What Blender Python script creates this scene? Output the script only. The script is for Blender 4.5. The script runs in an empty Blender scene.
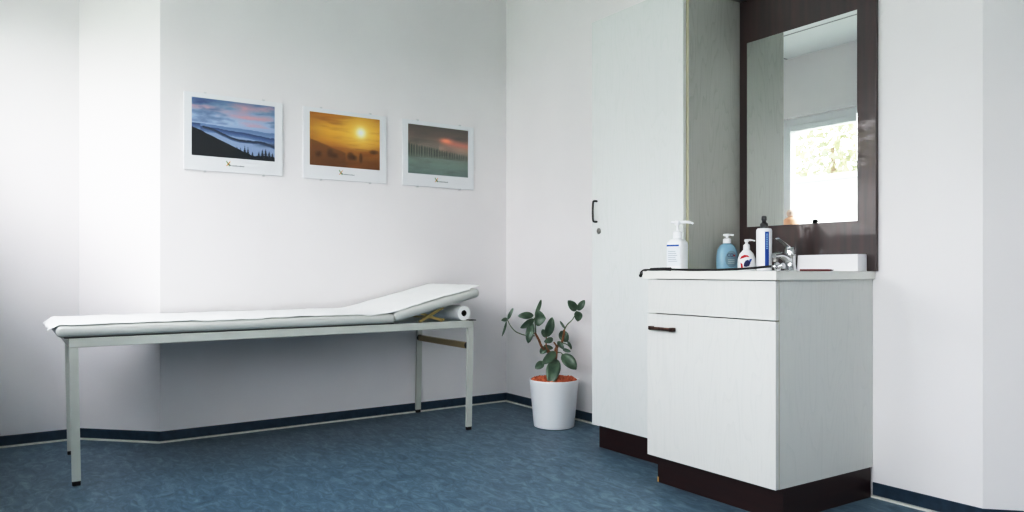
import bpy, bmesh, math, random
from mathutils import Vector, Matrix, noise
random.seed(7)
PI = math.pi
COL = bpy.context.scene.collection

# ------------------------------------------------------------------ helpers
def s2l(c):
    return tuple((x/255/12.92 if x/255 <= .04045 else ((x/255+.055)/1.055)**2.4) for x in c)

def mat(name, rgb, rough=.5, metal=0., bump=None, var=None, spec=.5, coat=0., scale=(1, 1, 1), sub=0.):
    """var=(other rgb, noise scale, detail, lo, hi)  bump=(noise scale, strength, distance)"""
    m = bpy.data.materials.new(name); m.use_nodes = True
    nt = m.node_tree; n = nt.nodes; l = nt.links
    b = n['Principled BSDF']
    b.inputs['Roughness'].default_value = rough
    b.inputs['Metallic'].default_value = metal
    b.inputs['Specular IOR Level'].default_value = spec
    b.inputs['Coat Weight'].default_value = coat
    b.inputs['Base Color'].default_value = (*s2l(rgb), 1)
    if sub:
        b.inputs['Subsurface Weight'].default_value = sub
        b.inputs['Subsurface Radius'].default_value = (.02, .02, .02)
    if bump or var:
        tc = n.new('ShaderNodeTexCoord'); mp = n.new('ShaderNodeMapping')
        mp.inputs['Scale'].default_value = scale
        l.new(tc.outputs['Object'], mp.inputs['Vector'])
    if var:
        t = n.new('ShaderNodeTexNoise'); t.inputs['Scale'].default_value = var[1]
        t.inputs['Detail'].default_value = var[2]
        l.new(mp.outputs[0], t.inputs['Vector'])
        r = n.new('ShaderNodeValToRGB')
        r.color_ramp.elements[0].position = var[3]; r.color_ramp.elements[1].position = var[4]
        r.color_ramp.elements[0].color = (*s2l(rgb), 1); r.color_ramp.elements[1].color = (*s2l(var[0]), 1)
        l.new(t.outputs['Fac'], r.inputs[0]); l.new(r.outputs[0], b.inputs['Base Color'])
    if bump:
        t2 = n.new('ShaderNodeTexNoise'); t2.inputs['Scale'].default_value = bump[0]; t2.inputs['Detail'].default_value = 4
        l.new(mp.outputs[0], t2.inputs['Vector'])
        bp = n.new('ShaderNodeBump'); bp.inputs['Strength'].default_value = bump[1]; bp.inputs['Distance'].default_value = bump[2]
        l.new(t2.outputs['Fac'], bp.inputs['Height']); l.new(bp.outputs[0], b.inputs['Normal'])
    return m

def link(name, bm, m=None, parent=None, smooth=False, mats=None, sharp=35):
    me = bpy.data.meshes.new(name)
    bmesh.ops.recalc_face_normals(bm, faces=bm.faces)
    if smooth:
        for f in bm.faces: f.smooth = True
    bm.to_mesh(me); bm.free()
    if smooth:
        me.set_sharp_from_angle(angle=math.radians(sharp))
    for x in (mats or [m]):
        if x: me.materials.append(x)
    o = bpy.data.objects.new(name, me); COL.objects.link(o)
    if parent: o.parent = parent
    return o

def rename(o, base):
    o.name = base
    return o

def empty(name, loc=(0, 0, 0), rz=0.):
    o = bpy.data.objects.new(name, None); COL.objects.link(o)
    o.empty_display_size = .05
    o.location = loc; o.rotation_euler = (0, 0, rz)
    return o

def tag(o, label=None, cat=None, group=None, kind=None):
    if label: o['label'] = label
    if cat: o['category'] = cat
    if group: o['group'] = group
    if kind: o['kind'] = kind
    return o

def box(bm, x0, x1, y0, y1, z0, z1, bev=0., seg=2):
    r = bmesh.ops.create_cube(bm, size=1)
    vs = r['verts']
    for v in vs:
        v.co = Vector(((x0+x1)/2+v.co.x*(x1-x0), (y0+y1)/2+v.co.y*(y1-y0), (z0+z1)/2+v.co.z*(z1-z0)))
    if bev:
        es = list({e for v in vs for e in v.link_edges})
        bmesh.ops.bevel(bm, geom=es, offset=bev, segments=seg, affect='EDGES', profile=.5)
    return bm

def prism(bm, pts, z0, z1):
    vb = [bm.verts.new((x, y, z0)) for x, y in pts]
    vt = [bm.verts.new((x, y, z1)) for x, y in pts]
    bm.faces.new(vb[::-1]); bm.faces.new(vt)
    n = len(pts)
    for i in range(n):
        bm.faces.new((vb[i], vb[(i+1) % n], vt[(i+1) % n], vt[i]))
    return bm

def loft(bm, rings, cap=True):
    """rings: list of lists of points with the same count"""
    vr = [[bm.verts.new(p) for p in r] for r in rings]
    n = len(rings[0])
    for a, b in zip(vr, vr[1:]):
        for i in range(n):
            bm.faces.new((a[i], a[(i+1) % n], b[(i+1) % n], b[i]))
    if cap:
        bm.faces.new(vr[0][::-1]); bm.faces.new(vr[-1])
    return bm

def lathe(bm, prof, n=32, cx=0, cy=0, cz=0, ex=2., sy=1., cap=True):
    """prof: [(r,z)...]; ex: superellipse exponent; sy: y squash (or a list of y radii)"""
    rings = []
    for k, (r, z) in enumerate(prof):
        ry = sy[k] if isinstance(sy, (list, tuple)) else r*sy
        e = ex[k] if isinstance(ex, (list, tuple)) else ex
        ring = []
        for i in range(n):
            a = 2*PI*i/n; c, s = math.cos(a), math.sin(a)
            ring.append((cx+r*math.copysign(abs(c)**(2/e), c), cy+ry*math.copysign(abs(s)**(2/e), s), cz+z))
        rings.append(ring)
    return loft(bm, rings, cap)

def tube(bm, pts, rad, n=12, square=False):
    pts = [Vector(p) for p in pts]
    rings = []; up = None
    for i, p in enumerate(pts):
        t = (pts[min(i+1, len(pts)-1)]-pts[max(i-1, 0)]).normalized()
        if up is None:
            up = Vector((0, 0, 1)) if abs(t.z) < .9 else Vector((0, 1, 0))
        s = t.cross(up).normalized(); up = s.cross(t).normalized()
        r = rad[i] if isinstance(rad, (list, tuple)) else rad
        if square:
            rings.append([p+s*a*r+up*b*r for a, b in ((1, 1), (-1, 1), (-1, -1), (1, -1))])
        else:
            rings.append([p+s*math.cos(2*PI*k/n)*r+up*math.sin(2*PI*k/n)*r for k in range(n)])
    return loft(bm, rings)

def spline(pts, k=8):
    pts = [Vector(p) for p in pts]; out = []
    for i in range(len(pts)-1):
        p0 = pts[max(i-1, 0)]; p1 = pts[i]; p2 = pts[i+1]; p3 = pts[min(i+2, len(pts)-1)]
        for j in range(k):
            t = j/k
            out.append(.5*((2*p1)+(-p0+p2)*t+(2*p0-5*p1+4*p2-p3)*t*t+(-p0+3*p1-3*p2+p3)*t**3))
    out.append(pts[-1]); return out

# ------------------------------------------------------------------ materials
M = {}
M['wall'] = mat('wall_paint', (232, 230, 230), .85, bump=(55, .12, .002), var=((237, 235, 235), 1.2, 3, .35, .65), spec=.3)
M['white'] = mat('white_lacquer', (225, 227, 224), .35)
M['seam'] = mat('seam_white', (222, 222, 214), .5)
M['coving'] = mat('coved_blue_vinyl', (32, 54, 72), .45, var=((44, 70, 90), 30, 5, .35, .7))
M['frame_metal'] = mat('couch_powder_coat', (204, 207, 200), .4, var=((196, 199, 192), 8, 3, .3, .7))
M['rubber'] = mat('black_rubber', (18, 18, 20), .6)
M['vinyl'] = mat('white_vinyl', (208, 210, 205), .38, bump=(180, .12, .001))
M['paper'] = mat('tissue_paper', (240, 242, 241), .9, bump=(40, .25, .003))
M['card'] = mat('cardboard_core', (34, 34, 28), .9)
M['brass'] = mat('tan_anodised_tube', (168, 150, 112), .4, metal=.3)
M['strut'] = mat('yellowed_steel', (186, 168, 112), .35, metal=.4)
M['chrome'] = mat('chrome', (215, 216, 218), .12, metal=1.)
M['steel'] = mat('dull_steel', (150, 150, 146), .35, metal=1.)
M['black'] = mat('black_plastic', (17, 17, 19), .4)
M['bottle'] = mat('white_bottle_plastic', (238, 240, 242), .35, sub=.1)
M['plinth'] = mat('mahogany_plinth', (34, 13, 14), .42, scale=(1, 1, 12), var=((44, 18, 17), 4, 5, .35, .7))
M['clipp'] = mat('pale_clip', (214, 216, 216), .4)
M['edge'] = mat('beige_edge_band', (180, 178, 156), .5)
M['pot'] = mat('white_pot_plastic', (232, 234, 235), .35)
M['clay'] = mat('terracotta_granules', (172, 92, 60), .9, var=((206, 128, 92), 60, 3, .35, .65), bump=(200, .5, .002))
M['bark'] = mat('brown_stem', (156, 112, 76), .8, var=((112, 78, 52), 60, 4, .3, .7), bump=(120, .4, .002))
M['stem'] = mat('green_stem', (92, 108, 78), .6)
M['blue'] = mat('label_blue', (32, 84, 158), .45)
M['blue_dark'] = mat('label_dark_blue', (28, 40, 92), .45)
M['red'] = mat('label_red', (190, 42, 46), .45)
M['grey'] = mat('label_grey', (150, 158, 164), .5)
M['green'] = mat('mark_green', (96, 140, 60), .5)
M['orange'] = mat('mark_orange', (214, 150, 60), .5)
M['ink'] = mat('ink_grey', (86, 88, 90), .6)
M['porcelain'] = mat('porcelain', (236, 238, 238), .12)
M['pvc'] = mat('window_pvc', (232, 235, 236), .4)

def woodish(name, base, dark, strength):
    m = bpy.data.materials.new(name); m.use_nodes = True
    nt = m.node_tree; n = nt.nodes; l = nt.links; b = n['Principled BSDF']
    b.inputs['Roughness'].default_value = .48
    tc = n.new('ShaderNodeTexCoord'); mp = n.new('ShaderNodeMapping'); mp.inputs['Scale'].default_value = (3.2, 3.2, .42)
    l.new(tc.outputs['Object'], mp.inputs['Vector'])
    ns = n.new('ShaderNodeTexNoise'); ns.inputs['Scale'].default_value = 2.1; ns.inputs['Detail'].default_value = 2
    l.new(mp.outputs[0], ns.inputs['Vector'])
    mu = n.new('ShaderNodeMath'); mu.operation = 'MULTIPLY'; mu.inputs[1].default_value = 22
    l.new(ns.outputs['Fac'], mu.inputs[0])
    fr = n.new('ShaderNodeMath'); fr.operation = 'FRACT'; l.new(mu.outputs[0], fr.inputs[0])
    mp2 = n.new('ShaderNodeMapping'); mp2.inputs['Scale'].default_value = (160, 160, 5)
    l.new(tc.outputs['Object'], mp2.inputs['Vector'])
    n2 = n.new('ShaderNodeTexNoise'); n2.inputs['Scale'].default_value = 1.; n2.inputs['Detail'].default_value = 3
    l.new(mp2.outputs[0], n2.inputs['Vector'])
    pw = n.new('ShaderNodeMath'); pw.operation = 'POWER'; pw.inputs[1].default_value = 5.; l.new(fr.outputs[0], pw.inputs[0])
    ml = n.new('ShaderNodeMath'); ml.operation = 'MULTIPLY'; l.new(pw.outputs[0], ml.inputs[0]); l.new(n2.outputs['Fac'], ml.inputs[1])
    ad = n.new('ShaderNodeMath'); ad.operation = 'MULTIPLY_ADD'; l.new(n2.outputs['Fac'], ad.inputs[0]); ad.inputs[1].default_value = .35
    l.new(ml.outputs[0], ad.inputs[2])
    mx = n.new('ShaderNodeMix'); mx.data_type = 'RGBA'
    mx.inputs[6].default_value = (*s2l(base), 1); mx.inputs[7].default_value = (*s2l(dark), 1)
    l.new(ad.outputs[0], mx.inputs[0]); l.new(mx.outputs[2], b.inputs['Base Color'])
    bp = n.new('ShaderNodeBump'); bp.inputs['Strength'].default_value = strength; bp.inputs['Distance'].default_value = .002
    l.new(ad.outputs[0], bp.inputs['Height']); l.new(bp.outputs[0], b.inputs['Normal'])
    return m
M['ash'] = woodish('white_ash_door', (216, 219, 217), (208, 213, 209), .15)
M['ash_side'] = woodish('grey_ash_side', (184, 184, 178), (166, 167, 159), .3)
M['ash_van'] = woodish('white_ash_vanity', (216, 217, 213), (208, 210, 206), .12)

def board_mat():
    m = mat('mahogany_board', (36, 16, 17), .42, spec=1., scale=(14, 14, .8), var=((62, 32, 30), 3, 6, .35, .75), bump=(5, .06, .001), coat=.5)
    return m
M['board'] = board_mat()

def floor_mat():
    m = bpy.data.materials.new('marbled_blue_linoleum'); m.use_nodes = True
    nt = m.node_tree; n = nt.nodes; l = nt.links; b = n['Principled BSDF']
    tc = n.new('ShaderNodeTexCoord'); mp = n.new('ShaderNodeMapping'); mp.inputs['Scale'].default_value = (1, 2.2, 1); mp.inputs['Rotation'].default_value = (0, 0, .5)
    l.new(tc.outputs['Object'], mp.inputs['Vector'])
    t = n.new('ShaderNodeTexNoise'); t.inputs['Scale'].default_value = 11; t.inputs['Detail'].default_value = 8; t.inputs['Roughness'].default_value = .72; t.inputs['Distortion'].default_value = 1.2
    l.new(mp.outputs[0], t.inputs['Vector'])
    r = n.new('ShaderNodeValToRGB'); e = r.color_ramp.elements
    e[0].position = .3; e[0].color = (*s2l((62, 88, 104)), 1); e[1].position = .72; e[1].color = (*s2l((124, 150, 162)), 1)
    k = r.color_ramp.elements.new(.5); k.color = (*s2l((88, 114, 130)), 1)
    l.new(t.outputs['Fac'], r.inputs[0]); l.new(r.outputs[0], b.inputs['Base Color'])
    b.inputs['Roughness'].default_value = .42; b.inputs['Specular IOR Level'].default_value = .4
    bp = n.new('ShaderNodeBump'); bp.inputs['Strength'].default_value = .08; bp.inputs['Distance'].default_value = .002
    l.new(t.outputs['Fac'], bp.inputs['Height']); l.new(bp.outputs[0], b.inputs['Normal'])
    return m
M['floor'] = floor_mat()

def ceil_mat():
    m = bpy.data.materials.new('mineral_fibre_ceiling'); m.use_nodes = True
    nt = m.node_tree; n = nt.nodes; l = nt.links; b = n['Principled BSDF']; b.inputs['Roughness'].default_value = .9
    tc = n.new('ShaderNodeTexCoord'); br = n.new('ShaderNodeTexBrick')
    br.offset = 0; br.inputs['Scale'].default_value = 1; br.inputs['Brick Width'].default_value = 1.25; br.inputs['Row Height'].default_value = .625
    br.inputs['Mortar Size'].default_value = .012
    br.inputs['Color1'].default_value = br.inputs['Color2'].default_value = (.78, .8, .8, 1); br.inputs['Mortar'].default_value = (.3, .31, .31, 1)
    l.new(tc.outputs['Object'], br.inputs['Vector']); l.new(br.outputs['Color'], b.inputs['Base Color'])
    return m
M['ceiling'] = ceil_mat()

def glass_mat(name, tint=(1, 1, 1), ior=1.45):
    m = bpy.data.materials.new(name); m.use_nodes = True
    nt = m.node_tree; n = nt.nodes; l = nt.links; n.remove(n['Principled BSDF'])
    tr = n.new('ShaderNodeBsdfTransparent'); tr.inputs[0].default_value = (*tint, 1)
    gl = n.new('ShaderNodeBsdfGlossy'); gl.inputs['Roughness'].default_value = .02
    lw = n.new('ShaderNodeLayerWeight'); lw.inputs[0].default_value = .5
    pw = n.new('ShaderNodeMath'); pw.operation = 'POWER'; pw.inputs[1].default_value = 5; l.new(lw.outputs['Facing'], pw.inputs[0])
    fr = n.new('ShaderNodeMath'); fr.operation = 'MULTIPLY_ADD'; fr.inputs[1].default_value = .6*(ior-1); fr.inputs[2].default_value = ((ior-1)/(ior+1))**2
    l.new(pw.outputs[0], fr.inputs[0])
    mx = n.new('ShaderNodeMixShader'); l.new(fr.outputs[0], mx.inputs[0]); l.new(tr.outputs[0], mx.inputs[1]); l.new(gl.outputs[0], mx.inputs[2])
    l.new(mx.outputs[0], n['Material Output'].inputs[0]); return m
M['glass'] = glass_mat('clear_pane', (.985, .975, .985))
M['glass_grey'] = glass_mat('light_dimming_pane', (.93, .915, .93))  # tint added to the first window to dim the left recess
M['clearplastic'] = glass_mat('clear_acrylic', (1, 1, 1), 1.12)

def mirror_mat():
    m = bpy.data.materials.new('mirror_silver'); m.use_nodes = True
    b = m.node_tree.nodes['Principled BSDF']
    b.inputs['Metallic'].default_value = 1; b.inputs['Roughness'].default_value = .01
    b.inputs['Base Color'].default_value = (.84, .87, .85, 1); return m
M['mirror'] = mirror_mat()

def leaf_mat():
    m = mat('waxy_leaf', (54, 80, 62), .32, var=((102, 124, 102), 14, 3, .35, .7), spec=.6)
    return m
M['leaf'] = leaf_mat()

def vcol_mat(name, rough=.35):
    m = bpy.data.materials.new(name); m.use_nodes = True
    n = m.node_tree.nodes; b = n['Principled BSDF']; a = n.new('ShaderNodeVertexColor'); a.layer_name = 'Col'
    m.node_tree.links.new(a.outputs[0], b.inputs['Base Color']); b.inputs['Roughness'].default_value = rough; return m
M['print'] = vcol_mat('printed_photo')

# ------------------------------------------------------------------ room shell
CEIL = 2.77
CH = .33
# inner plan outline, walked so the room lies on the left-hand side of the walk
PL = [(0, -2.11), (-CH, -2.11-CH), (-CH, -3.1), (5.6, -3.1), (5.6, CH), (2.912+CH, CH), (2.912, 0), (0, 0)]
NAMES = ['left_chamfer', 'left_recess', 'window', 'rear', 'right_recess', 'right_chamfer', 'right', 'left']

def out_n(a, b):
    d = (Vector(b)-Vector(a)).normalized(); return Vector((d.y, -d.x))
def mitre(prev, a, nxt, t):
    n1 = out_n(prev, a); n2 = out_n(a, nxt)
    k = (n1+n2); k = k/(k.length**2/2)
    return Vector(a)+k*t/1.0

N = len(PL)
def ring(t):
    return [mitre(PL[i-1], PL[i], PL[(i+1) % N], t) for i in range(N)]
outer = ring(.16)

bm = bmesh.new(); prism(bm, [tuple(p) for p in ring(.16)][::1], -.12, 0)
tag(link('floor', bm, M['floor']), kind='structure')
bm = bmesh.new(); prism(bm, [tuple(p) for p in ring(.16)], CEIL, CEIL+.12)
tag(link('ceiling', bm, M['ceiling']), kind='structure')

WINS = [(-.12, 2.05, 1.05, 2.24), (2.35, 4.6, .85, 2.24)]  # second window is unseen, added to brighten the right side
FILL_WIN = (-2.1, -1.7, 1.2, 2.24)  # unseen rear opening, added to fill side faces and under the couch
for i in range(N):
    a, b = PL[i], PL[(i+1) % N]; oa, ob = outer[i], outer[(i+1) % N]
    bm = bmesh.new()
    if NAMES[i] == 'window':
        y0, y1 = -3.26, -3.1
        xs = [oa.x, WINS[0][0], WINS[0][1], WINS[1][0], WINS[1][1], ob.x]
        for k in range(5):
            xa, xb = xs[k], xs[k+1]
            if k in (1, 3):
                w = WINS[0 if k == 1 else 1]
                box(bm, xa, xb, y0, y1, 0, w[2]); box(bm, xa, xb, y0, y1, w[3], CEIL)
            else:
                box(bm, xa, xb, y0, y1, 0, CEIL)
    elif NAMES[i] == 'rear':
        ya, yb, za, zb = FILL_WIN
        box(bm, 5.6, 5.76, oa.y, ya, 0, CEIL); box(bm, 5.6, 5.76, yb, ob.y, 0, CEIL)
        box(bm, 5.6, 5.76, ya, yb, 0, za); box(bm, 5.6, 5.76, ya, yb, zb, CEIL)
    else:
        prism(bm, [a, b, tuple(ob), tuple(oa)], 0, CEIL)
    tag(link('wall_'+NAMES[i], bm, M['wall']), kind='structure')

# coved vinyl skirting with a pale weld seam along the floor
r0 = ring(0); r1 = ring(-.004); r2 = ring(-.018)
def cut(i, sub=None):
    return r0[i], r0[(i+1) % N], r1[i], r1[(i+1) % N], r2[i], r2[(i+1) % N]
def skirting(name, pa, pb, qa, qb, sa, sb):
    bm = bmesh.new(); prism(bm, [tuple(pa), tuple(pb), tuple(qb), tuple(qa)], 0, .056)
    o = tag(link('baseboard_'+name, bm, M['coving']), kind='structure')
    bm = bmesh.new(); prism(bm, [tuple(qa), tuple(qb), tuple(sb), tuple(sa)], 0, .008)
    s = link('seam', bm, M['seam'], o)
for i in range(N):
    if NAMES[i] == 'right':      # broken by the cupboards: walk runs from x=2.93 to x=0
        z = lambda x, t: Vector((x, -t))
        p, q, a, b, c, d = cut(i)
        skirting('right', p, z(2.525, 0), a, z(2.525, .004), c, z(2.525, .018))
        skirting('corner', z(1.322, 0), q, z(1.322, .004), b, z(1.322, .018), d)
    else:
        p, q, a, b, c, d = cut(i)
        skirting(NAMES[i], p, q, a, b, c, d)

# openings cut in the window wall; the second is added for fill light
for wi, (x0, x1, z0, z1) in enumerate(WINS):
    fr = bmesh.new(); t = .07; ya, yb = -3.24, -3.16
    box(fr, x0, x0+t, ya, yb, z0, z1, .006); box(fr, x1-t, x1, ya, yb, z0, z1, .006)
    box(fr, x0+t, x1-t, ya, yb, z1-t, z1, .006); box(fr, x0+t, x1-t, ya, yb, z0, z0+t, .006)
    xm = (x0+x1)/2
    box(fr, xm-.045, xm+.045, ya, yb, z0+t, z1-t, .006)
    w = tag(link('window_%d' % (wi+1), fr, M['pvc']), kind='structure')
    for (xa, xb) in ((x0+t, xm-.045), (xm+.045, x1-t)):
        sb = bmesh.new(); s = .05
        box(sb, xa, xa+s, -3.225, -3.145, z0+t, z1-t, .005); box(sb, xb-s, xb, -3.225, -3.145, z0+t, z1-t, .005)
        box(sb, xa+s, xb-s, -3.225, -3.145, z1-t-s, z1-t, .005); box(sb, xa+s, xb-s, -3.225, -3.145, z0+t, z0+t+s, .005)
        so = link('sash', sb, M['pvc'], w)
        gb = bmesh.new(); box(gb, xa+s, xb-s, -3.192, -3.188, z0+t+s, z1-t-s)
        link('pane', gb, M['glass' if wi else 'glass_grey'], so)
        hb = bmesh.new(); hx = xb-s/2 if xb < xm else xa+s/2
        box(hb, hx-.012, hx+.012, -3.145, -3.135, (z0+z1)/2-.035, (z0+z1)/2+.035, .003)
        box(hb, hx-.009, hx+.009, -3.125, -3.108, (z0+z1)/2-.11, (z0+z1)/2+.01, .005); box(hb, hx-.007, hx+.007, -3.137, -3.11, (z0+z1)/2-.01, (z0+z1)/2+.01, .002)
        link('window_handle', hb, M['pvc'], so)
    sl = bmesh.new(); box(sl, x0-.03, x1+.03, -3.155, -3.03, z0-.03, z0, .006)
    link('window_sill', sl, M['white'], w)
    # portal guides the sky light through the opening
    ld = bpy.data.lights.new('sky_portal', 'AREA'); ld.shape = 'RECTANGLE'; ld.size = x1-x0; ld.size_y = z1-z0
    ld.cycles.is_portal = True
    lo = bpy.data.objects.new('sky_portal', ld); COL.objects.link(lo); lo.location = (xm, -3.27, (z0+z1)/2); lo.rotation_euler = (-PI/2, 0, PI)
    lo.rotation_euler = (PI/2, 0, 0)

ya, yb, za, zb = FILL_WIN
fr = bmesh.new(); t = .09
box(fr, 5.66, 5.74, ya, ya+t, za, zb, .006); box(fr, 5.66, 5.74, yb-t, yb, za, zb, .006)
box(fr, 5.66, 5.74, ya+t, yb-t, za, za+t, .006); box(fr, 5.66, 5.74, ya+t, yb-t, zb-t, zb, .006)
w = tag(link('window_3', fr, M['pvc']), kind='structure')  # added window frame, lets in fill light from behind the camera
gb = bmesh.new(); box(gb, 5.698, 5.702, ya+t, yb-t, za+t, zb-t); link('pane', gb, M['glass'], w)
ld = bpy.data.lights.new('sky_portal', 'AREA'); ld.shape = 'RECTANGLE'; ld.size = zb-za; ld.size_y = yb-ya
ld.cycles.is_portal = True
lo = bpy.data.objects.new('sky_portal', ld); COL.objects.link(lo); lo.location = (5.77, (ya+yb)/2, (za+zb)/2); lo.rotation_euler = (0, PI/2, 0)

# ------------------------------------------------------------------ examination couch
def couch():
    C = empty('examination_couch', (.33, -1.59, 0))
    tag(C, 'long white examination couch with slim grey metal legs and raised head end', 'couch')
    ox, oy = .33, -1.59
    def L(name, bm, m, parent=C, smooth=False, **k):
        bmesh.ops.translate(bm, verts=bm.verts, vec=(-ox, -oy, 0)); return link(name, bm, m, parent, smooth, **k)
    f = bmesh.new()
    box(f, .60, .63, -2.545, -.64, .558, .596, .003); box(f, .012, .042, -2.525, -.64, .558, .596, .003)
    box(f, .042, .60, -2.545, -2.515, .558, .596, .003); box(f, .042, .60, -.67, -.64, .558, .596, .003)
    box(f, .042, .60, -1.60, -1.57, .562, .592, .003)
    L('frame', f, M['frame_metal'])
    for x in (.0125, .5955):
        for (yt, yb) in ((-2.528 if x > .1 else -2.508, -2.518 if x > .1 else -2.498), (-.658, -.668)):
            b = bmesh.new(); w = .016; q = .009; xo = x+.034-2*q if x > .1 else x
            loft(b, [[(xo, yb-w, .018), (xo+2*q, yb-w, .018), (xo+2*q, yb+w, .018), (xo, yb+w, .018)], [(xo, yt-w, .5575), (xo+2*q, yt-w, .5575), (xo+2*q, yt+w, .5575), (xo, yt+w, .5575)]])
            lg = L('leg', b, M['frame_metal'])
            c = bmesh.new(); box(c, xo+.001, xo+2*q-.001, yb-w+.001, yb+w-.001, 0, .018, .003)
            L('rubber_foot', c, M['rubber'], lg)
    # board under the mattress that reaches a little past the frame
    b = bmesh.new(); box(b, .035, .626, -2.560, -1.115, .5965, .6005, .001); L('mattress_board', b, mat('dark_board', (70, 72, 70), .6))
    # mattress
    def pad(y0, y1, z0, z1, r, nx=2):
        bm = bmesh.new(); box(bm, .02, .64, y0, y1, z0, z1)
        es = [e for e in bm.edges]
        bmesh.ops.bevel(bm, geom=es, offset=r, segments=5, affect='EDGES', profile=.5)
        return bm
    b = pad(-2.590, -1.109, .601, .649, .021); L('mattress', b, M['vinyl'], smooth=True, sharp=60)
    # headrest, hinged at y=-1.107
    b = pad(0, .528, 0, .054, .024)
    ang = math.radians(13.2)
    bmesh.ops.rotate(b, verts=b.verts, cent=(0, 0, 0), matrix=Matrix.Rotation(ang, 3, 'X'))
    bmesh.ops.translate(b, verts=b.verts, vec=(0, -1.112, .605))
    L('headrest', b, M['vinyl'], smooth=True, sharp=60)
    # scissor stays that prop the headrest
    for xx in (.575, .075):
        b = bmesh.new()
        zt = lambda y: .605+math.tan(ang)*(y+1.112)-.006
        tube(b, [(xx, -.945, .598), (xx, -.80, zt(-.80))], .007, square=True)
        tube(b, [(xx-.014, -.80, .598), (xx-.014, -.93, zt(-.93))], .007, square=True)
        L('headrest_stay', b, M['strut'])
    b = bmesh.new(); tube(b, [(.07, -.80, .605), (.58, -.80, .605)], .006); L('ratchet_rod', b, M['strut'])
    # paper-roll rod across the head end
    b = bmesh.new(); box(b, .044, .598, -.678, -.648, .443, .474, .003); r = L('roll_rail', b, M['brass'])
    for x in (.032, .598):
        c = bmesh.new(); tube(c, [(x, -.663, .459), (x+.012, -.663, .459)], .0185, 14); L('end_cap', c, M['rubber'], r, smooth=True)
    b = bmesh.new(); box(b, .59, .634, -.666, -.628, .5965, .6005, .001); L('frame_cap', b, M['rubber'])
couch()

# paper sheet draped over mattress and headrest
def sheet():
    ang = math.radians(13.2)
    yh = -1.12
    def top(y):
        if y < yh-.10: return .6510
        if y > yh+.12: return .605+.054/math.cos(ang)+math.tan(ang)*(y+1.112)+.003
        t = (y-yh+.10)/.22
        z1 = .605+.054/math.cos(ang)+math.tan(ang)*(yh+.12+1.112)+.003
        return .6510+(z1-.6510)*(t*t*(1.4-.4*t))
    ys = [-2.63+i*.0125 for i in range(int((2.63-.59)/.0125)+1)]
    xs = [1-(1-i/24)**1.5 for i in range(25)]
    bm = bmesh.new(); rows = []
    for y in ys:
        row = []
        edge = .6325+.0028*math.sin(y*9)+.003*noise.noise((y*14, 3, 1))
        if y < -2.5: edge -= (-2.5-y)*.10
        if y > -.66: edge -= .014
        for u in xs:
            x = .036+u*(edge-.036)
            z = top(y)
            rr, xe = (.021, .619) if y < -1.16 else (.024, .616)
            drop = rr-math.sqrt(max(0, rr*rr-max(0, x-xe)**2))
            z += .0030*(noise.noise((x*5, y*7, 0))+.7)+.0022*(noise.noise((x*17, y*21, 4))+.7)-drop+.0006
            yy = y
            if y < -2.575:       # hangs over the foot end
                t = (-2.575-y)
                z -= t*.50+.006*math.sin(u*17)*t/.06; yy = y+.35*t
                if y < -2.61: yy += .006*noise.noise((x*40, 9, 2))
            row.append(bm.verts.new((x, yy, z)))
        rows.append(row)
    for a, b in zip(rows, rows[1:]):
        for i in range(24): bm.faces.new((a[i], a[i+1], b[i+1], b[i]))
    o = link('paper_sheet', bm, M['paper'], smooth=True, sharp=80)
    s = o.modifiers.new('thick', 'SOLIDIFY'); s.thickness = .0012; s.offset = 1
    tag(o, 'crumpled white paper sheet spread over the couch mattress and headrest', 'paper sheet')
sheet()

def roll():
    bm = bmesh.new(); n = 36; R, r = .040, .0165
    x0, x1 = .02, .61
    for x, f in ((x0, 0), (x1, 1)): pass
    def circ(x, rad): return [(x, rad*math.cos(2*PI*i/n), rad*math.sin(2*PI*i/n)) for i in range(n)]
    loft(bm, [circ(x0, r), circ(x0, R-.002), circ(x0+.002, R), circ(x1-.002, R), circ(x1, R-.002), circ(x1, r)], cap=False)
    o = link('paper_roll', bm, M['paper'], smooth=True)
    o.location = (0, -.690, .6370)
    tag(o, 'white paper roll lying on the couch frame under the raised headrest', 'paper roll')
    bm = bmesh.new(); loft(bm, [circ(x0+.001, r), circ(x1-.002, r), circ(x1-.002, r-.002), circ(x0+.001, r-.002)], cap=False)
    link('cardboard_core', bm, M['card'], o, smooth=True)
roll()

# ------------------------------------------------------------------ wall pictures
def lerp(a, b, t): t = max(0, min(1, t)); return tuple(a[i]+(b[i]-a[i])*t for i in range(3))
def fbm(x, y, s=0, o=4):
    v = 0; a = .5
    for _ in range(o):
        v += a*noise.noise((x, y, s)); x *= 2.03; y *= 2.03; a *= .5
    return v
def grad(stops, t):
    for (t0, c0), (t1, c1) in zip(stops, stops[1:]):
        if t <= t1: return lerp(c0, c1, (t-t0)/(t1-t0))
    return stops[-1][1]
def conifer(u, v, cx, base, h, w):
    if v < base or v > base+h: return False
    t = (v-base)/h
    return abs(u-cx) < w*(1-t)*(.65+.35*math.sin(t*38))+.0008
FIRS = [(.53, .05, .17, .03), (.575, .04, .16, .03), (.625, .05, .19, .035), (.665, .03, .19, .03), (.72, .02, .13, .03), (.80, .03, .13, .035), (.845, .05, .16, .035), (.885, .05, .17, .035), (.93, .04, .14, .035), (.97, .03, .13, .03)]
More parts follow.
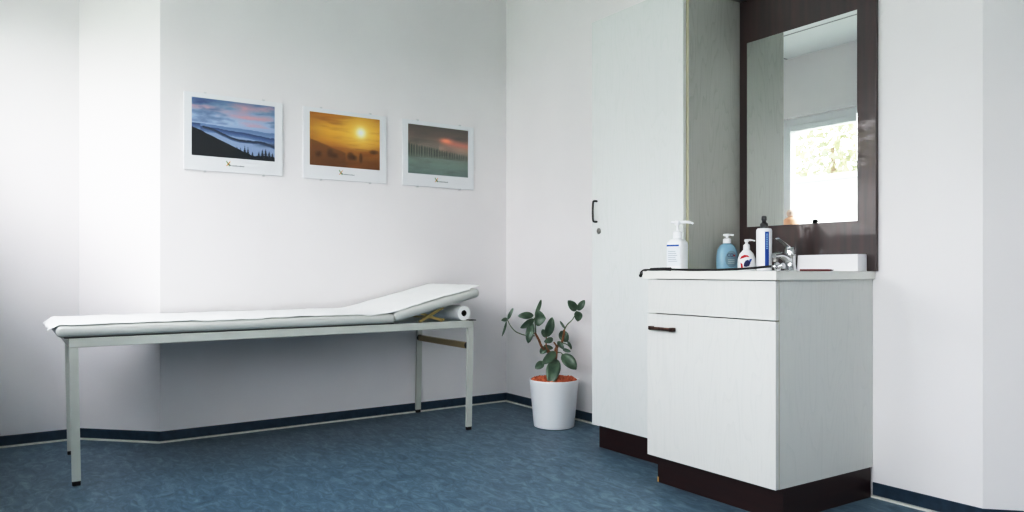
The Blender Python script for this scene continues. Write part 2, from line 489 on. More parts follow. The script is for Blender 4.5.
def pic_dusk(u, v):       # mountains and mist at dusk
    c = grad([(0, (112, 132, 168)), (.52, (150, 170, 200)), (.62, (160, 182, 208)), (.8, (140, 164, 190)), (1, (96, 124, 156))], v)
    n = fbm(u*2.2, v*6, 1)+.5*fbm(u*6, v*14, 2)
    if v > .58:
        t = 1.5*n+.9*math.exp(-((v-.86+.12*u)/.06)**2)*math.exp(-((u-.15)/.28)**2)+.75*math.exp(-((v-.74)/.03)**2)*math.exp(-((u-.72)/.35)**2)+.5*math.exp(-((v-.92)/.05)**2)*math.exp(-((u-.8)/.22)**2)
        c = lerp(c, (206, 152, 160), min(.8, t*.8))
        c = lerp(c, (74, 92, 130), max(0, -n*1.7)+max(0, (v-.9))*3*(1-u))
    r1 = .56-.05*u+.03*fbm(u*3, 0, 5)
    if v < r1: c = lerp((96, 120, 160), (140, 160, 192), (r1-v)/.14)
    r2 = .50-.12*(u-.3)+.04*fbm(u*4, 0, 7) if u > .1 else .56
    if v < r2 and v > r2-.09: c = lerp((44, 66, 104), (104, 128, 168), (r2-v)/.09)
    r3 = .47-.26*(u-.2)+.035*math.sin(u*9)+.02*fbm(u*9, 0, 8)
    if u > .12 and r3-.055 < v < r3: c = lerp((30, 44, 62), (92, 112, 150), ((r3-v)/.055)**2)
    r4 = .30-.05*fbm(u*5, 0, 3)+.05*math.exp(-((u-.97)/.1)**2)
    if u > .72: c = lerp(c, (52, 66, 88), .75*math.exp(-((v-.27-.10*(u-.72))/.035)**2)*min(1, (u-.72)*6))
    r5 = .50-.60*u+.02*fbm(u*14, 0, 9)
    if v < r5 or v < .075+.03*fbm(u*22, 0, 4): c = lerp((22, 26, 32), (34, 38, 42), fbm(u*25, v*25, 6)+.4)
    for f in FIRS:
        if conifer(u, v, *f): c = (20, 27, 36)
    return c
def pic_sunrise(u, v):    # orange sunrise over misty trees
    c = grad([(0, (92, 52, 22)), (.18, (128, 78, 34)), (.38, (166, 106, 42)), (.5, (204, 144, 50)), (.7, (226, 172, 62)), (1, (180, 118, 40))], v)
    d = math.hypot((u-.72)*1.42, v-.70)
    c = lerp(c, (250, 208, 92), math.exp(-(d/.36)**2)*.9)
    n = fbm(u*2, v*9, 11)
    c = lerp(c, (150, 92, 34), max(0, n*1.4)*(1-math.exp(-(d/.25)**2)))
    c = lerp(c, (255, 246, 190), math.exp(-(d/.105)**2)*1.4)
    c = lerp(c, (255, 255, 240), 1.2*math.exp(-(d/.055)**2))
    if u < .25: c = lerp(c, (140, 92, 44), (.25-u)*1.6)
    ht = .50-.45*u+.03*fbm(u*8, 0, 2)
    if v < ht and u < .5: c = lerp(c, (96, 62, 34), .6)
    if v < .38: c = lerp(c, (120, 70, 34), .25+.5*fbm(u*7, v*12, 4))
    for (a, b, w, h) in ((.28, .20, .05, .10), (.34, .18, .06, .06), (.57, .18, .06, .09), (.62, .17, .05, .06), (.72, .15, .03, .11), (.12, .18, .05, .07), (.91, .32, .08, .05)):
        q = ((u-a)/w)**2+((v-b-h*.5)/h)**2+.5*fbm(u*30, v*30, 1)
        c = lerp(c, (70, 42, 24), .62*max(0, 1.15-q))
    return c
def pic_mist(u, v):       # tree row in mist under a red glow
    c = grad([(0, (84, 98, 94)), (.2, (104, 118, 110)), (.36, (110, 116, 106)), (.6, (120, 110, 100)), (.8, (102, 90, 84)), (1, (84, 78, 72))], v)
    n = fbm(u*2.4, v*7, 21)
    c = lerp(c, (72, 74, 70), max(0, -n*1.2))
    g = math.exp(-((v-.70+.10*(u-.55))/.07)**2)*max(0, min(1, (u-.5)*6))
    c = lerp(c, (206, 120, 104), g*.6)
    c = lerp(c, (235, 140, 110), .9*math.exp(-((u-.62)/.10)**2-((v-.73)/.05)**2))
    if u > .5: c = lerp(c, (196, 150, 130), .35*math.exp(-((v-.55)/.08)**2))
    top = .62-.16*u+.05*fbm(u*26, 0, 3)
    if .32 < v < top:
        s = .55+.45*math.sin(u*150+6*fbm(u*9, 0, 2))
        c = lerp(c, (50, 60, 56), (.85-.35*u)*s*min(1, (v-.32)/.1)*min(1, (top-v)/.05+.2))
    if v < .34: c = lerp(c, (112, 128, 122), .4+.5*fbm(u*5, v*22, 6))
    return c

def picture(yc, fn, label, imgw, mark_x, gain=1.06):
    W, H = .506, .402; z0 = 1.389
    P = empty('framed_picture', (0, yc, z0)); tag(P, label, 'picture', 'framed landscape photographs above the couch')
    b = bmesh.new(); box(b, .003, .012, -W/2, W/2, 0, H, .001); link('mount_board', b, mat('mount_white', (232, 234, 236), .6), P)
    nx, nz = 176, 124; w, h = imgw, .300; zb = .077
    bm = bmesh.new(); g = []
    yo = -.003
    for j in range(nz+1):
        g.append([bm.verts.new((.0126, yo-w/2+w*i/nx, zb+h*j/nz)) for i in range(nx+1)])
    for j in range(nz):
        for i in range(nx): bm.faces.new((g[j][i], g[j][i+1], g[j+1][i+1], g[j+1][i]))
    me = bpy.data.meshes.new('photo_print'); bm.to_mesh(me); bm.free()
    ca = me.color_attributes.new('Col', 'FLOAT_COLOR', 'POINT')
    k = 0
    for j in range(nz+1):
        for i in range(nx+1):
            c = fn(i/nx, j/nz); c = tuple(max(0, min(255, q*gain*.86+26)) for q in c)
            ca.data[k].color = (*s2l(c), 1); k += 1
    me.materials.append(M['print'])
    o = bpy.data.objects.new('photo_print', me); COL.objects.link(o); o.parent = P
    # printed mark under the photograph: crossed ribbons and a line of small lettering
    def stroke(pts, r, m, name='printed_mark'):
        bm = bmesh.new()
        for (a, c) in zip(pts, pts[1:]):
            a, c = Vector(a), Vector(c); d = (c-a); nrm = Vector((-d.y, d.x)).normalized()*r
            q = [a+nrm, a-nrm, c-nrm, c+nrm]
            bm.faces.new([bm.verts.new((.0128, mark_x+p.x, .045+p.y)) for p in q])
        return bm
    b1 = stroke([(-.010, .014), (-.004, .004), (.004, -.008), (.009, -.011)], .0024, None); link('printed_mark', b1, M['green'], P)
    b1 = stroke([(.010, .013), (.003, .004), (-.004, -.006), (-.010, -.012)], .0022, None)
    bmesh.ops.translate(b1, verts=b1.verts, vec=(.0002, 0, 0)); link('printed_mark', b1, M['orange'], P)
    b1 = stroke([(.000, .001), (.006, -.004), (.013, -.0075)], .0016, None); bmesh.ops.translate(b1, verts=b1.verts, vec=(.0003, 0, 0)); link('printed_mark', b1, M['ink'], P)
    bm = bmesh.new(); y = .016
    for q in range(9):                       # tiny handwriting-like letters
        h1 = random.choice([.004, .005, .006]); pts = [(y, -.011), (y+.002, -.011+h1), (y+.004, -.011), (y+.0065, -.0075)]
        for (a, c) in zip(pts, pts[1:]):
            a, c = Vector(a), Vector(c); d = c-a; nr = Vector((-d.y, d.x)).normalized()*.0008
            bm.faces.new([bm.verts.new((.0128, mark_x+p.x, .045+p.y)) for p in (a+nr, a-nr, c-nr, c+nr)])
        y += .0075
    link('lettering', bm, M['ink'], P)
    b = bmesh.new(); box(b, .0142, .0162, -W/2-.004, W/2+.004, -.004, H+.004); link('glass_cover', b, M['clearplastic'], P)
    for yy, zz in ((-.15, -.0052), (.15, -.0052), (-.15, H+.0052), (.15, H+.0052)):
        b = bmesh.new(); s = 1 if zz < 0 else -1
        box(b, .002, .018, yy-.006, yy+.006, zz-.001, zz+.001); box(b, .0164, .0178, yy-.005, yy+.005, min(zz, zz+s*.007), max(zz, zz+s*.007))
        link('clip', b, M['clipp'], P)
picture(-1.748, pic_dusk, 'framed photo of blue misty mountains at dusk with dark fir trees', .425, -.034)
picture(-1.127, pic_sunrise, 'framed photo of a golden orange sunrise with a glowing sun', .425, -.032)
picture(-.515, pic_mist, 'framed photo of a grey misty tree row under a faint red glow', .425, -.02, 1.22)

# ------------------------------------------------------------------ potted plant
def plant():
    px, py = .811, -.226
    P = empty('potted_plant', (px, py, 0)); tag(P, 'leafy green plant with brown stems in a white pot on the floor', 'plant')
    b = bmesh.new()
    prof = [(.104, 0), (.112, .004), (.1145, .02), (.137, .250), (.1385, .262), (.1365, .266), (.132, .264), (.130, .250), (.128, .235)]
    lathe(b, prof, 56); link('pot', b, M['pot'], P, smooth=True)
    # clay granules
    bm = bmesh.new(); rnd = random.Random(3)
    for i in range(520):
        a = rnd.random()*2*PI; r = .124*math.sqrt(rnd.random()); s = rnd.uniform(.006, .0115)
        z =   .256+.014*(1-(r/.125)**2)+rnd.uniform(-.002, .006)
        q = bmesh.ops.create_icosphere(bm, subdivisions=1, radius=s)
        rot = Matrix.Rotation(rnd.random()*6, 3, Vector((rnd.random(), rnd.random(), rnd.random())).normalized())
        for v in q['verts']:
            v.co = rot @ Vector((v.co.x*1.2, v.co.y*.85, v.co.z*.8)); v.co += Vector((r*math.cos(a), r*math.sin(a), z))
    g = link('clay_granules', bm, M['clay'], P, smooth=True, sharp=50); tag(g, kind='stuff')
    # local frame: s = sideways as one looks along the room diagonal, d = towards the room, z up
    S = Vector((.5657, .8246, 0)); D = Vector((.8246, -.5657, 0))
    def W(x, y, d):      # x,y in a 100-unit sketch grid, d in metres towards the room
        s = (x/5.12-59)/179; z = .87-(y/5.12+19.5)/179
        return S*s+D*d+Vector((0, 0, z))
    def st(pts, rad, m, name='stem'):
        pp = spline([W(*p) for p in pts], 5)
        n = len(pp); rr = [rad[0]+(rad[1]-rad[0])*i/(n-1) for i in range(n)]
        b = bmesh.new(); tube(b, pp, rr, 8); link(name, b, m, P, smooth=True)
    st([(302, 470, 0), (300, 400, .0), (308, 340, .0), (312, 300, .0)], (.010, .008), M['bark'], 'trunk')
    st([(309, 345, 0), (275, 320, .01), (240, 290, .03), (222, 250, .03), (203, 216, .03)], (.0075, .006), M['bark'], 'branch')
    st([(312, 318, 0), (318, 290, .0), (345, 262, -.01), (356, 205, -.02)], (.0085, .006), M['bark'], 'branch')
    st([(300, 350, 0), (285, 320, .03), (262, 290, .03), (262, 238, .03)], (.006, .003), M['bark'], 'branch')
    st([(306, 400, 0), (316, 300, .02), (300, 265, .03)], (.006, .004), M['bark'], 'branch')
    st([(203, 232, .03), (165, 232, .03), (110, 214, .02), (80, 184, .01), (65, 155, 0)], (.0032, .0022), M['stem'])
    st([(207, 222, .03), (206, 180, .03), (200, 140, .03)], (.004, .0025), M['stem'])
    st([(356, 205, -.02), (372, 178, -.02), (400, 150, -.02), (420, 108, -.02)], (.0035, .0022), M['stem'])
    st([(340, 270, -.01), (370, 280, .0), (388, 300, .02)], (.003, .002), M['stem'])
    st([(305, 345, .02), (270, 350, .05), (245, 370, .06)], (.004, .0025), M['stem'])
    st([(318, 320, .0), (335, 318, .03), (345, 328, .04)], (.003, .002), M['stem'])
    # leaves: base, tip, width in the sketch grid, depth of base and tip
    LV = [((65, 152), (93, 92), 17, 0, .0), ((65, 150), (33, 154), 20, 0, .02), ((60, 158), (37, 236), 11, 0, .02),
          ((197, 128), (117, 130), 36, .03, .05), ((205, 132), (238, 48), 20, .03, .0), ((202, 142), (256, 142), 78, .035, .07),
          ((200, 146), (130, 192), 34, .03, .05), ((188, 162), (168, 266), 42, .04, .07), ((262, 240), (292, 138), 46, .03, .04),
          ((258, 242), (243, 200), 26, .02, .0), ((296, 246), (250, 262), 30, .03, .05), ((262, 290), (230, 322), 36, .02, .03),
          ((310, 312), (240, 368), 46, .04, .08), ((248, 362), (204, 392), 38, .06, .08), ((312, 346), (276, 468), 70, .04, .115),
          ((340, 325), (410, 396), 62, .04, .08), ((338, 212), (372, 266), 50, -.03, -.01), ((360, 200), (334, 160), 12, -.02, -.03),
          ((418, 108), (374, 54), 44, -.02, .0), ((424, 106), (460, 52), 33, -.02, -.01), ((424, 108), (424, 160), 44, -.01, .01),
          ((345, 300), (385, 312), 20, .02, .04), ((372, 262), (392, 302), 14, 0, .01), ((298, 300), (250, 290), 26, -.02, -.04),
          ((320, 262), (350, 300), 24, .0, .03)]
    for i, (a, t, w, da, dt) in enumerate(LV):
        A = W(*a, da); T = W(*t, dt); ax = T-A; ln = ax.length; ax.normalize()
        side = ax.cross(D).normalized(); nr = side.cross(ax).normalized()
        tw = random.Random(i).uniform(-.25, .25); side2 = (side*math.cos(tw)+nr*math.sin(tw)).normalized(); nr = side2.cross(ax).normalized()
        if nr.dot(D) < 0: nr = -nr
        wd = w/5.12/179/2; bm = bmesh.new(); rows = []
        K = 11
        for k in range(K+1):
            q = k/K
            wk = wd*(math.sin(PI*min(1, q**.92)))**.60 if 0 < k < K else wd*.04
            bend = -.10*ln*(q-.5)**2*4+.05*ln
            row = []
            for e in (-1, -.55, 0, .55, 1):
                p = A+ax*ln*q+side2*wk*e+nr*(bend+.32*wk*abs(e)**1.3-.0)
                row.append(bm.verts.new(p))
            rows.append(row)
        for r1_, r2_ in zip(rows, rows[1:]):
            for j in range(4): bm.faces.new((r1_[j], r1_[j+1], r2_[j+1], r2_[j]))
        o = link('leaf', bm, M['leaf'], P, smooth=True, sharp=80)
        sm = o.modifiers.new('thick', 'SOLIDIFY'); sm.thickness = .0012
plant()

# ------------------------------------------------------------------ wardrobe
def wardrobe():
    x0, x1 = 1.305, 1.912; yf = -.372
    R = empty('wardrobe', ((x0+x1)/2, -.18, 0)); tag(R, 'tall white wood grain wardrobe with single door and dark plinth', 'wardrobe')
    ox, oy = (x0+x1)/2, -.18
    def L(name, bm, m, parent=R, **k):
        bmesh.ops.translate(bm, verts=bm.verts, vec=(-ox, -oy, 0)); return link(name, bm, m, parent, **k)
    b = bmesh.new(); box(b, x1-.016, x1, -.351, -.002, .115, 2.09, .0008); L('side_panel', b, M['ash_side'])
    b = bmesh.new(); box(b, x1-.0155, x1-.0005, -.3525, -.3512, .116, 2.089); L('edge_band', b, M['edge'])
    b = bmesh.new(); box(b, x0, x0+.016, -.351, -.002, .115, 2.09, .0008); L('side_panel', b, M['ash_side'])
    b = bmesh.new(); box(b, x0+.016, x1-.016, -.351, -.002, 2.074, 2.09); L('top_panel', b, M['ash'])
    b = bmesh.new(); box(b, x0+.016, x1-.016, -.351, -.002, .115, .131); L('bottom_panel', b, M['ash'])
    b = bmesh.new(); box(b, x0+.016, x1-.016, -.010, -.002, .131, 2.074); L('back_panel', b, M['ash'])
    b = bmesh.new(); box(b, x0, x1-.013, yf, -.354, .115, 2.09, .001); d = L('door', b, M['ash'])
    b = bmesh.new(); hx = 1.343
    tube(b, spline([(hx, yf-.0005, 1.208), (hx, yf-.018, 1.208), (hx, yf-.026, 1.200), (hx, yf-.028, 1.158), (hx, yf-.026, 1.116), (hx, yf-.018, 1.108), (hx, yf-.0005, 1.108)], 4), .0048, 10)
    L('handle', b, M['black'], d, smooth=True)
    b = bmesh.new(); n = 28
    def circ(y, r): return [(1.358+r*math.cos(2*PI*i/n), y, 1.062+r*math.sin(2*PI*i/n)) for i in range(n)]
    loft(b, [circ(yf-.0005, .0145), circ(yf-.004, .0145), circ(yf-.006, .012), circ(yf-.006, .008), circ(yf-.0085, .007)]); lk = L('lock', b, M['steel'], d, smooth=True)
    b = bmesh.new(); box(b, 1.3572, 1.3588, yf-.0092, yf-.0086, 1.057, 1.067); L('keyhole', b, M['black'], lk)
    b = bmesh.new(); box(b, 1.322, x1-.002, -.338, -.002, 0, .1145); L('plinth', b, M['plinth'])
wardrobe()

# ------------------------------------------------------------------ vanity unit
TOP = .867
BC = (2.21, -.375); BR = (.185, .125)
def vanity():
    x0, x1 = 1.914, 2.508
    R = empty('vanity_unit', (2.2, -.28, 0)); tag(R, 'low white wood grain vanity cabinet with one door and dark plinth', 'cabinet')
    ox, oy = 2.2, -.28
    def L(name, bm, m, parent=R, **k):
        bmesh.ops.translate(bm, verts=bm.verts, vec=(-ox, -oy, 0)); return link(name, bm, m, parent, **k)
    b = bmesh.new(); prism(b, [(x1-.016, -.558), (x1, -.558), (x1+.016, -.002), (x1, -.002)], .115, .8365); L('side_panel', b, M['ash_van'])
    b = bmesh.new(); box(b, x1-.0155, x1-.0005, -.5594, -.5582, .116, .836); L('edge_band', b, M['edge'])
    b = bmesh.new(); box(b, x0, x0+.016, -.558, -.002, .115, .8365); L('side_panel', b, M['ash_van'])
    b = bmesh.new(); box(b, x0+.016, x1-.016, -.558, -.002, .115, .131); L('bottom_panel', b, M['ash_van'])
    b = bmesh.new(); box(b, x0+.016, x1-.016, -.010, -.002, .131, .8365); L('back_panel', b, M['ash_van'])
    b = bmesh.new(); box(b, 1.893, 2.507, -.578, -.560, .115, .694, .0012); d = L('door', b, M['ash_van'])
    b = bmesh.new(); box(b, 1.897, 2.507, -.578, -.560, .6975, .8345, .0012); L('fascia_panel', b, M['ash_van'])
    b = bmesh.new(); z = .637
    box(b, 1.918, 1.934, -.600, -.5785, z-.008, z+.008, .003); box(b, 2.030, 2.050, -.600, -.5785, z-.008, z+.008, .003); box(b, 1.934, 2.030, -.601, -.592, z-.0065, z+.0065, .003)
    hm = mat('dark_bronze_handle', (58, 40, 36), .3, metal=.6, var=((110, 84, 74), 40, 3, .45, .7))
    L('handle', b, hm, d, smooth=True)
    b = bmesh.new(); prism(b, [(1.915, -.54), (2.508, -.54), (2.523, -.0155), (1.915, -.0155)], 0, .1145)
    pl = L('plinth', b, M['plinth'])
    b = bmesh.new(); prism(b, [(1.9135, -.5412), (1.922, -.5412), (1.915, -.5385), (1.9135, -.53)], .001, .022); L('chipped_edge', b, mat('raw_chipboard', (206, 170, 110), .8), pl)
    # worktop with an oval cut-out
    b = bmesh.new()
    out = [(1.879, -.590), (2.517, -.590), (2.534, -.001), (1.914, -.001), (1.914, -.376), (1.879, -.376)]
    vo = [b.verts.new((x, y, TOP)) for x, y in out]
    vi = [b.verts.new((BC[0]+BR[0]*math.cos(2*PI*i/48), BC[1]+BR[1]*math.sin(2*PI*i/48), TOP)) for i in range(48)]
    es = [b.edges.new((vo[i], vo[(i+1) % 6])) for i in range(6)]+[b.edges.new((vi[i], vi[(i+1) % 48])) for i in range(48)]
    bmesh.ops.triangle_fill(b, edges=es, use_beauty=True)
    g = bmesh.ops.extrude_face_region(b, geom=b.faces[:])
    bmesh.ops.translate(b, verts=[v for v in g['geom'] if isinstance(v, bmesh.types.BMVert)], vec=(0, 0, -.030))
    bmesh.ops.translate(b, verts=b.verts, vec=(-2.2, .28, 0))
    w = link('worktop', b, mat('worktop_laminate', (226, 226, 220), .3), None); w.location = (2.2, -.28, 0)
    tag(w, 'thin white worktop on the vanity cabinet holding bottles and tap', 'worktop')
    # washbasin
    b = bmesh.new(); s = BR[1]/BR[0]
    prof = [(.188, TOP+.0003), (.189, TOP+.002), (.183, TOP+.0032), (.176, TOP-.002), (.165, TOP-.04), (.13, TOP-.10), (.06, TOP-.125), (.02, TOP-.128)]
    prof += [(.02, TOP-.134), (.065, TOP-.131), (.137, TOP-.106), (.172, TOP-.045), (.181, TOP-.004)]
    rings = [[(BC[0]+r*math.cos(2*PI*i/48), BC[1]+r*s*math.sin(2*PI*i/48), z) for i in range(48)] for r, z in prof]
    vr = [[b.verts.new(p) for p in r] for r in rings]
    for a, c in zip(vr, vr[1:]+vr[:1]):
        for i in range(48): b.faces.new((a[i], a[(i+1) % 48], c[(i+1) % 48], c[i]))
    bmesh.ops.translate(b, verts=b.verts, vec=(-BC[0], -BC[1], 0))
    o = link('washbasin', b, M['porcelain'], smooth=True); o.location = (BC[0], BC[1], 0)
    tag(o, 'white oval washbasin sunk into the vanity worktop', 'basin')
    b = bmesh.new(); lathe(b, [(.0185, TOP-.133), (.0185, TOP-.127), (.021, TOP-.1255), (.005, TOP-.1262)], 20); link('drain', b, M['chrome'], o, smooth=True)
vanity()

# ------------------------------------------------------------------ mirror on its board
def mirror():
    R = empty('wall_mirror', (2.233, 0, TOP)); tag(R, 'tall rectangular mirror on a dark mahogany board above the worktop', 'mirror')
    def L(name, bm, m, parent=R, **k):
        bmesh.ops.translate(bm, verts=bm.verts, vec=(-2.233, 0, -TOP)); return link(name, bm, m, parent, **k)
    b = bmesh.new(); box(b, 1.9135, 2.546, -.020, -.001, TOP+.0005, 2.078, .0012); L('board', b, M['board'])
    b = bmesh.new(); box(b, 1.956, 2.474, -.0245, -.0203, 1.063, 1.885, .0008); L('mirror_glass', b, M['mirror'])
    R = empty('mirror_lamp', (2.23, 0, 2.08)); tag(R, 'grey lamp bar above the mirror board, cut off by the picture top', 'lamp')
    def L2(name, bm, m):
        bmesh.ops.translate(bm, verts=bm.verts, vec=(-2.23, 0, -2.08)); return link(name, bm, m, R)
    b = bmesh.new(); box(b, 1.913, 2.55, -.105, -.001, 2.079, 2.125, .002); L2('housing', b, M['steel'])
    b = bmesh.new(); box(b, 1.9135, 2.54, -.112, -.1055, 2.083, 2.12, .001); L2('diffuser', b, M['white'])
mirror()

# ------------------------------------------------------------------ things on the worktop
Z = TOP
def text_on(bm_parent, s, size, m, loc, rot, name='lettering'):
    cu = bpy.data.curves.new(name, 'FONT'); cu.body = s; cu.size = size; cu.align_x = 'CENTER'; cu.align_y = 'CENTER'; cu.extrude = .0001
    o = bpy.data.objects.new('tmp', cu); COL.objects.link(o)
    dg = bpy.context.evaluated_depsgraph_get(); me = bpy.data.meshes.new_from_object(o.evaluated_get(dg))
    bpy.data.objects.remove(o)
    me.name = name; me.materials.clear(); me.materials.append(m)
    r = bpy.data.objects.new(name, me); COL.objects.link(r); r.parent = bm_parent; r.location = loc; r.rotation_euler = rot
    return r

def sanitizer():
    R = empty('sanitizer_bottle', (1.950, -.462, Z), math.radians(12))
    tag(R, 'white hand sanitizer pump bottle at the left end of the worktop', 'bottle')
    b = bmesh.new()
    lathe(b, [(.033, .0005), (.037, .004), (.0375, .108), (.036, .120), (.028, .130), (.016, .135), (.012, .137)], 44, ex=[5, 5, 5, 5, 3.6, 2.4, 2], sy=[.028, .031, .0315, .030, .024, .016, .012]); link('bottle_body', b, M['bottle'], R, smooth=True)
    b = bmesh.new(); lathe(b, [(.0185, .136), (.0185, .160), (.0135, .166), (.005, .168), (.005, .196)], 24); link('collar', b, M['bottle'], R, smooth=True)
    b = bmesh.new(); lathe(b, [(.010, .190), (.012, .194), (.012, .206), (.008, .210)], 20)
    tube(b, spline([(0, 0, .202), (.02, .012, .203), (.042, .026, .202), (.054, .034, .196)], 4), [.006]*9+[.0045]*4, 10); tube(b, [(0, 0, .202), (-.022, -.014, .203)], [.007, .003], 10)
    link('pump', b, M['bottle'], R, smooth=True)
    b = bmesh.new(); box(b, -.031, .031, -.0322, -.0318, .022, .100); link('label', b, mat('label_pale', (222, 228, 234), .5), R)
    b = bmesh.new(); box(b, -.031, .026, -.0327, -.0323, .102, .109); link('label_band', b, M['blue'], R)
    b = bmesh.new()
    for k in range(6): box(b, -.024, .018-.004*(k % 3), -.0327, -.0324, .040+.008*k, .042+.008*k)
    link('label_print', b, M['grey'], R)
sanitizer()

def blue_soap():
    R = empty('soap_bottle', (1.972, -.178, Z), math.radians(60))
    tag(R, 'pale blue liquid soap bottle with white pump head', 'bottle')
    bm_ = mat('blue_soap_plastic', (150, 184, 202), .25, sub=.2)
    b = bmesh.new(); lathe(b, [(.041, .0005), (.045, .005), (.046, .03), (.045, .066), (.041, .092), (.031, .110), (.018, .119), (.014, .121)], 44, ex=2.6, sy=.66); link('bottle_body', b, bm_, R, smooth=True)
    b = bmesh.new(); lathe(b, [(.018, .120), (.017, .139), (.009, .143), (.0055, .145), (.0055, .152)], 24); link('collar', b, M['bottle'], R, smooth=True)
    b = bmesh.new(); lathe(b, [(.010, .151), (.013, .155), (.013, .159), (.010, .162)], 20); tube(b, [(-.016, .002, .157), (.014, -.006, .157), (.025, -.012, .155)], .0045, 10); link('pump', b, M['bottle'], R, smooth=True)
    # oval label with lettering
    b = bmesh.new(); v = []
    for i in range(32):
        a = 2*PI*i/32; x = .008+.027*math.cos(a); z = .052+.036*math.sin(a); y = -.0305*(1-(abs(x)/.0455)**2.6)**(1/2.6)-.0012
        v.append(b.verts.new((x, y, z)))
    c = b.verts.new((.008, -.0325, .052))
    for i in range(32): b.faces.new((c, v[i], v[(i+1) % 32]))
    link('label', b, mat('label_blue_grey', (128, 152, 162), .4), R, smooth=True)
    text_on(R, 'CD', .020, M['blue_dark'], (.002, -.0338, .068), (PI/2, 0, 0))
    b = bmesh.new(); box(b, .016, .022, -.0342, -.0335, .064, .070); link('label_print', b, M['red'], R)
    b = bmesh.new()
    for k in range(3): box(b, -.008, .020, -.0336, -.0330, .034+.007*k, .0355+.007*k)
    link('label_print', b, M['white'], R)
blue_soap()

def white_soap():
    R = empty('soap_bottle', (2.080, -.185, Z), math.radians(46))
    tag(R, 'small white pump soap bottle with red and blue label', 'bottle')
    b = bmesh.new(); lathe(b, [(.034, .0005), (.037, .004), (.0375, .03), (.036, .052), (.028, .074), (.016, .088), (.012, .092)], 40, ex=2.4, sy=.66); link('bottle_body', b, M['bottle'], R, smooth=True)
    b = bmesh.new(); lathe(b, [(.0145, .091), (.0135, .110), (.008, .115), (.006, .117), (.006, .123)], 22); link('collar', b, M['bottle'], R, smooth=True)
    b = bmesh.new(); lathe(b, [(.008, .122), (.010, .126), (.010, .132), (.008, .134)], 20); tube(b, spline([(-.008, 0, .130), (.018, 0, .1305), (.034, 0, .127)], 4), [.005]*5+[.0035]*4, 10); link('pump', b, M['bottle'], R, smooth=True)
    def patch(pts, m, name, off):
        b = bmesh.new()
        vs = []
        for x, z in pts:
            rr = .0375 if z < .05 else .0375-(z-.05)*.33
            y = -.66*rr*max(0, 1-(abs(x)/rr)**2.4)**(1/2.4)-off; vs.append(b.verts.new((x, y, z)))
        b.faces.new(vs); link(name, b, m, R)
    patch([(-.030, .050), (-.024, .062), (-.012, .068), (.002, .066), (.008, .058), (-.004, .060), (-.016, .056)], M['red'], 'label_print', .0016)
    patch([(-.016, .020), (-.006, .018), (.006, .022), (.012, .036), (.002, .048), (-.008, .044), (-.014, .034)], M['blue_dark'], 'label_print', .0035)
    patch([(.004, .034), (.014, .040), (.018, .052), (.008, .050)], M['blue'], 'label_print', .0028)
    patch([(-.026, .014), (-.018, .012), (-.020, .030), (-.028, .036)], M['red'], 'label_print', .002)
white_soap()

def spray():
    R = empty('spray_bottle', (2.178, -.200, Z), math.radians(36))
    tag(R, 'tall white spray bottle with dark nozzle and blue vertical stripe', 'bottle')
    b = bmesh.new(); lathe(b, [(.0285, .0005), (.0305, .003), (.0312, .163), (.030, .170), (.026, .1745), (.014, .1755)], 40); link('bottle_body', b, M['bottle'], R, smooth=True)
    dk = mat('dark_grey_nozzle', (50, 52, 54), .4)
    b = bmesh.new(); lathe(b, [(.0155, .1755), (.0155, .194), (.010, .198), (.0085, .200), (.0085, .208)], 24); link('collar', b, dk, R, smooth=True)
    b = bmesh.new(); lathe(b, [(.0095, .207), (.0105, .210), (.010, .223), (.006, .226)], 20); tube(b, [(0, 0, .217), (0, -.014, .218)], .004, 8); link('nozzle', b, dk, R, smooth=True)
    def arc(a0, a1, z0, z1, r, m, name):
        b = bmesh.new(); n = 8
        lo = [b.verts.new((r*math.sin(a0+(a1-a0)*i/n), -r*math.cos(a0+(a1-a0)*i/n), z0)) for i in range(n+1)]
        hi = [b.verts.new((r*math.sin(a0+(a1-a0)*i/n), -r*math.cos(a0+(a1-a0)*i/n), z1)) for i in range(n+1)]
        for i in range(n): b.faces.new((lo[i], lo[i+1], hi[i+1], hi[i]))
        link(name, b, m, R, smooth=True)
    arc(.12, .62, .014, .160, .0319, M['blue'], 'label_stripe')
    pale = mat('label_light_blue', (150, 184, 220), .5)
    for k in range(9):
        z = .090+k*.0072; arc(.26, .48, z, z+.0045, .0322, pale, 'label_print')
spray()

def faucet():
    x, y = 2.236, -.108
    R = empty('mixer_tap', (x, y, Z), math.radians(-4)); tag(R, 'chrome single lever mixer tap standing behind the basin', 'tap')
    b = bmesh.new(); lathe(b, [(.026, .0003), (.027, .004), (.024, .008), (.021, .03), (.021, .058), (.023, .064)], 32); link('tap_body', b, M['chrome'], R, smooth=True)
    b = bmesh.new(); pp = spline([(0, -.004, .040), (0, -.04, .060), (0, -.068, .066), (0, -.098, .062)], 6)
    tube(b, pp, [.018-.006*i/(len(pp)-1) for i in range(len(pp))], 16); link('spout', b, M['chrome'], R, smooth=True)
    b = bmesh.new(); lathe(b, [(.0115, -.012), (.0115, .002)], 16, cy=-.090, cz=.050); link('aerator', b, M['steel'], R, smooth=True)
    b = bmesh.new(); lathe(b, [(.021, .0645), (.0245, .068), (.0245, .088), (.020, .098), (.010, .102)], 32); lv = link('cartridge_cap', b, M['chrome'], R, smooth=True)
    b = bmesh.new(); pp = spline([(0, .006, .094), (0, -.022, .104), (0, -.052, .119), (0, -.078, .132)], 6); n = len(pp)
    rings = []
    for i, p in enumerate(pp):
        w = .010+.004*math.sin(PI*i/(n-1)); t = .0065-.003*i/(n-1)
        rings.append([p+Vector((w*math.cos(a), 0, t*math.sin(a))) for a in [2*PI*k/14 for k in range(14)]])
    loft(b, rings); link('lever', b, M['chrome'], R, smooth=True)
faucet()

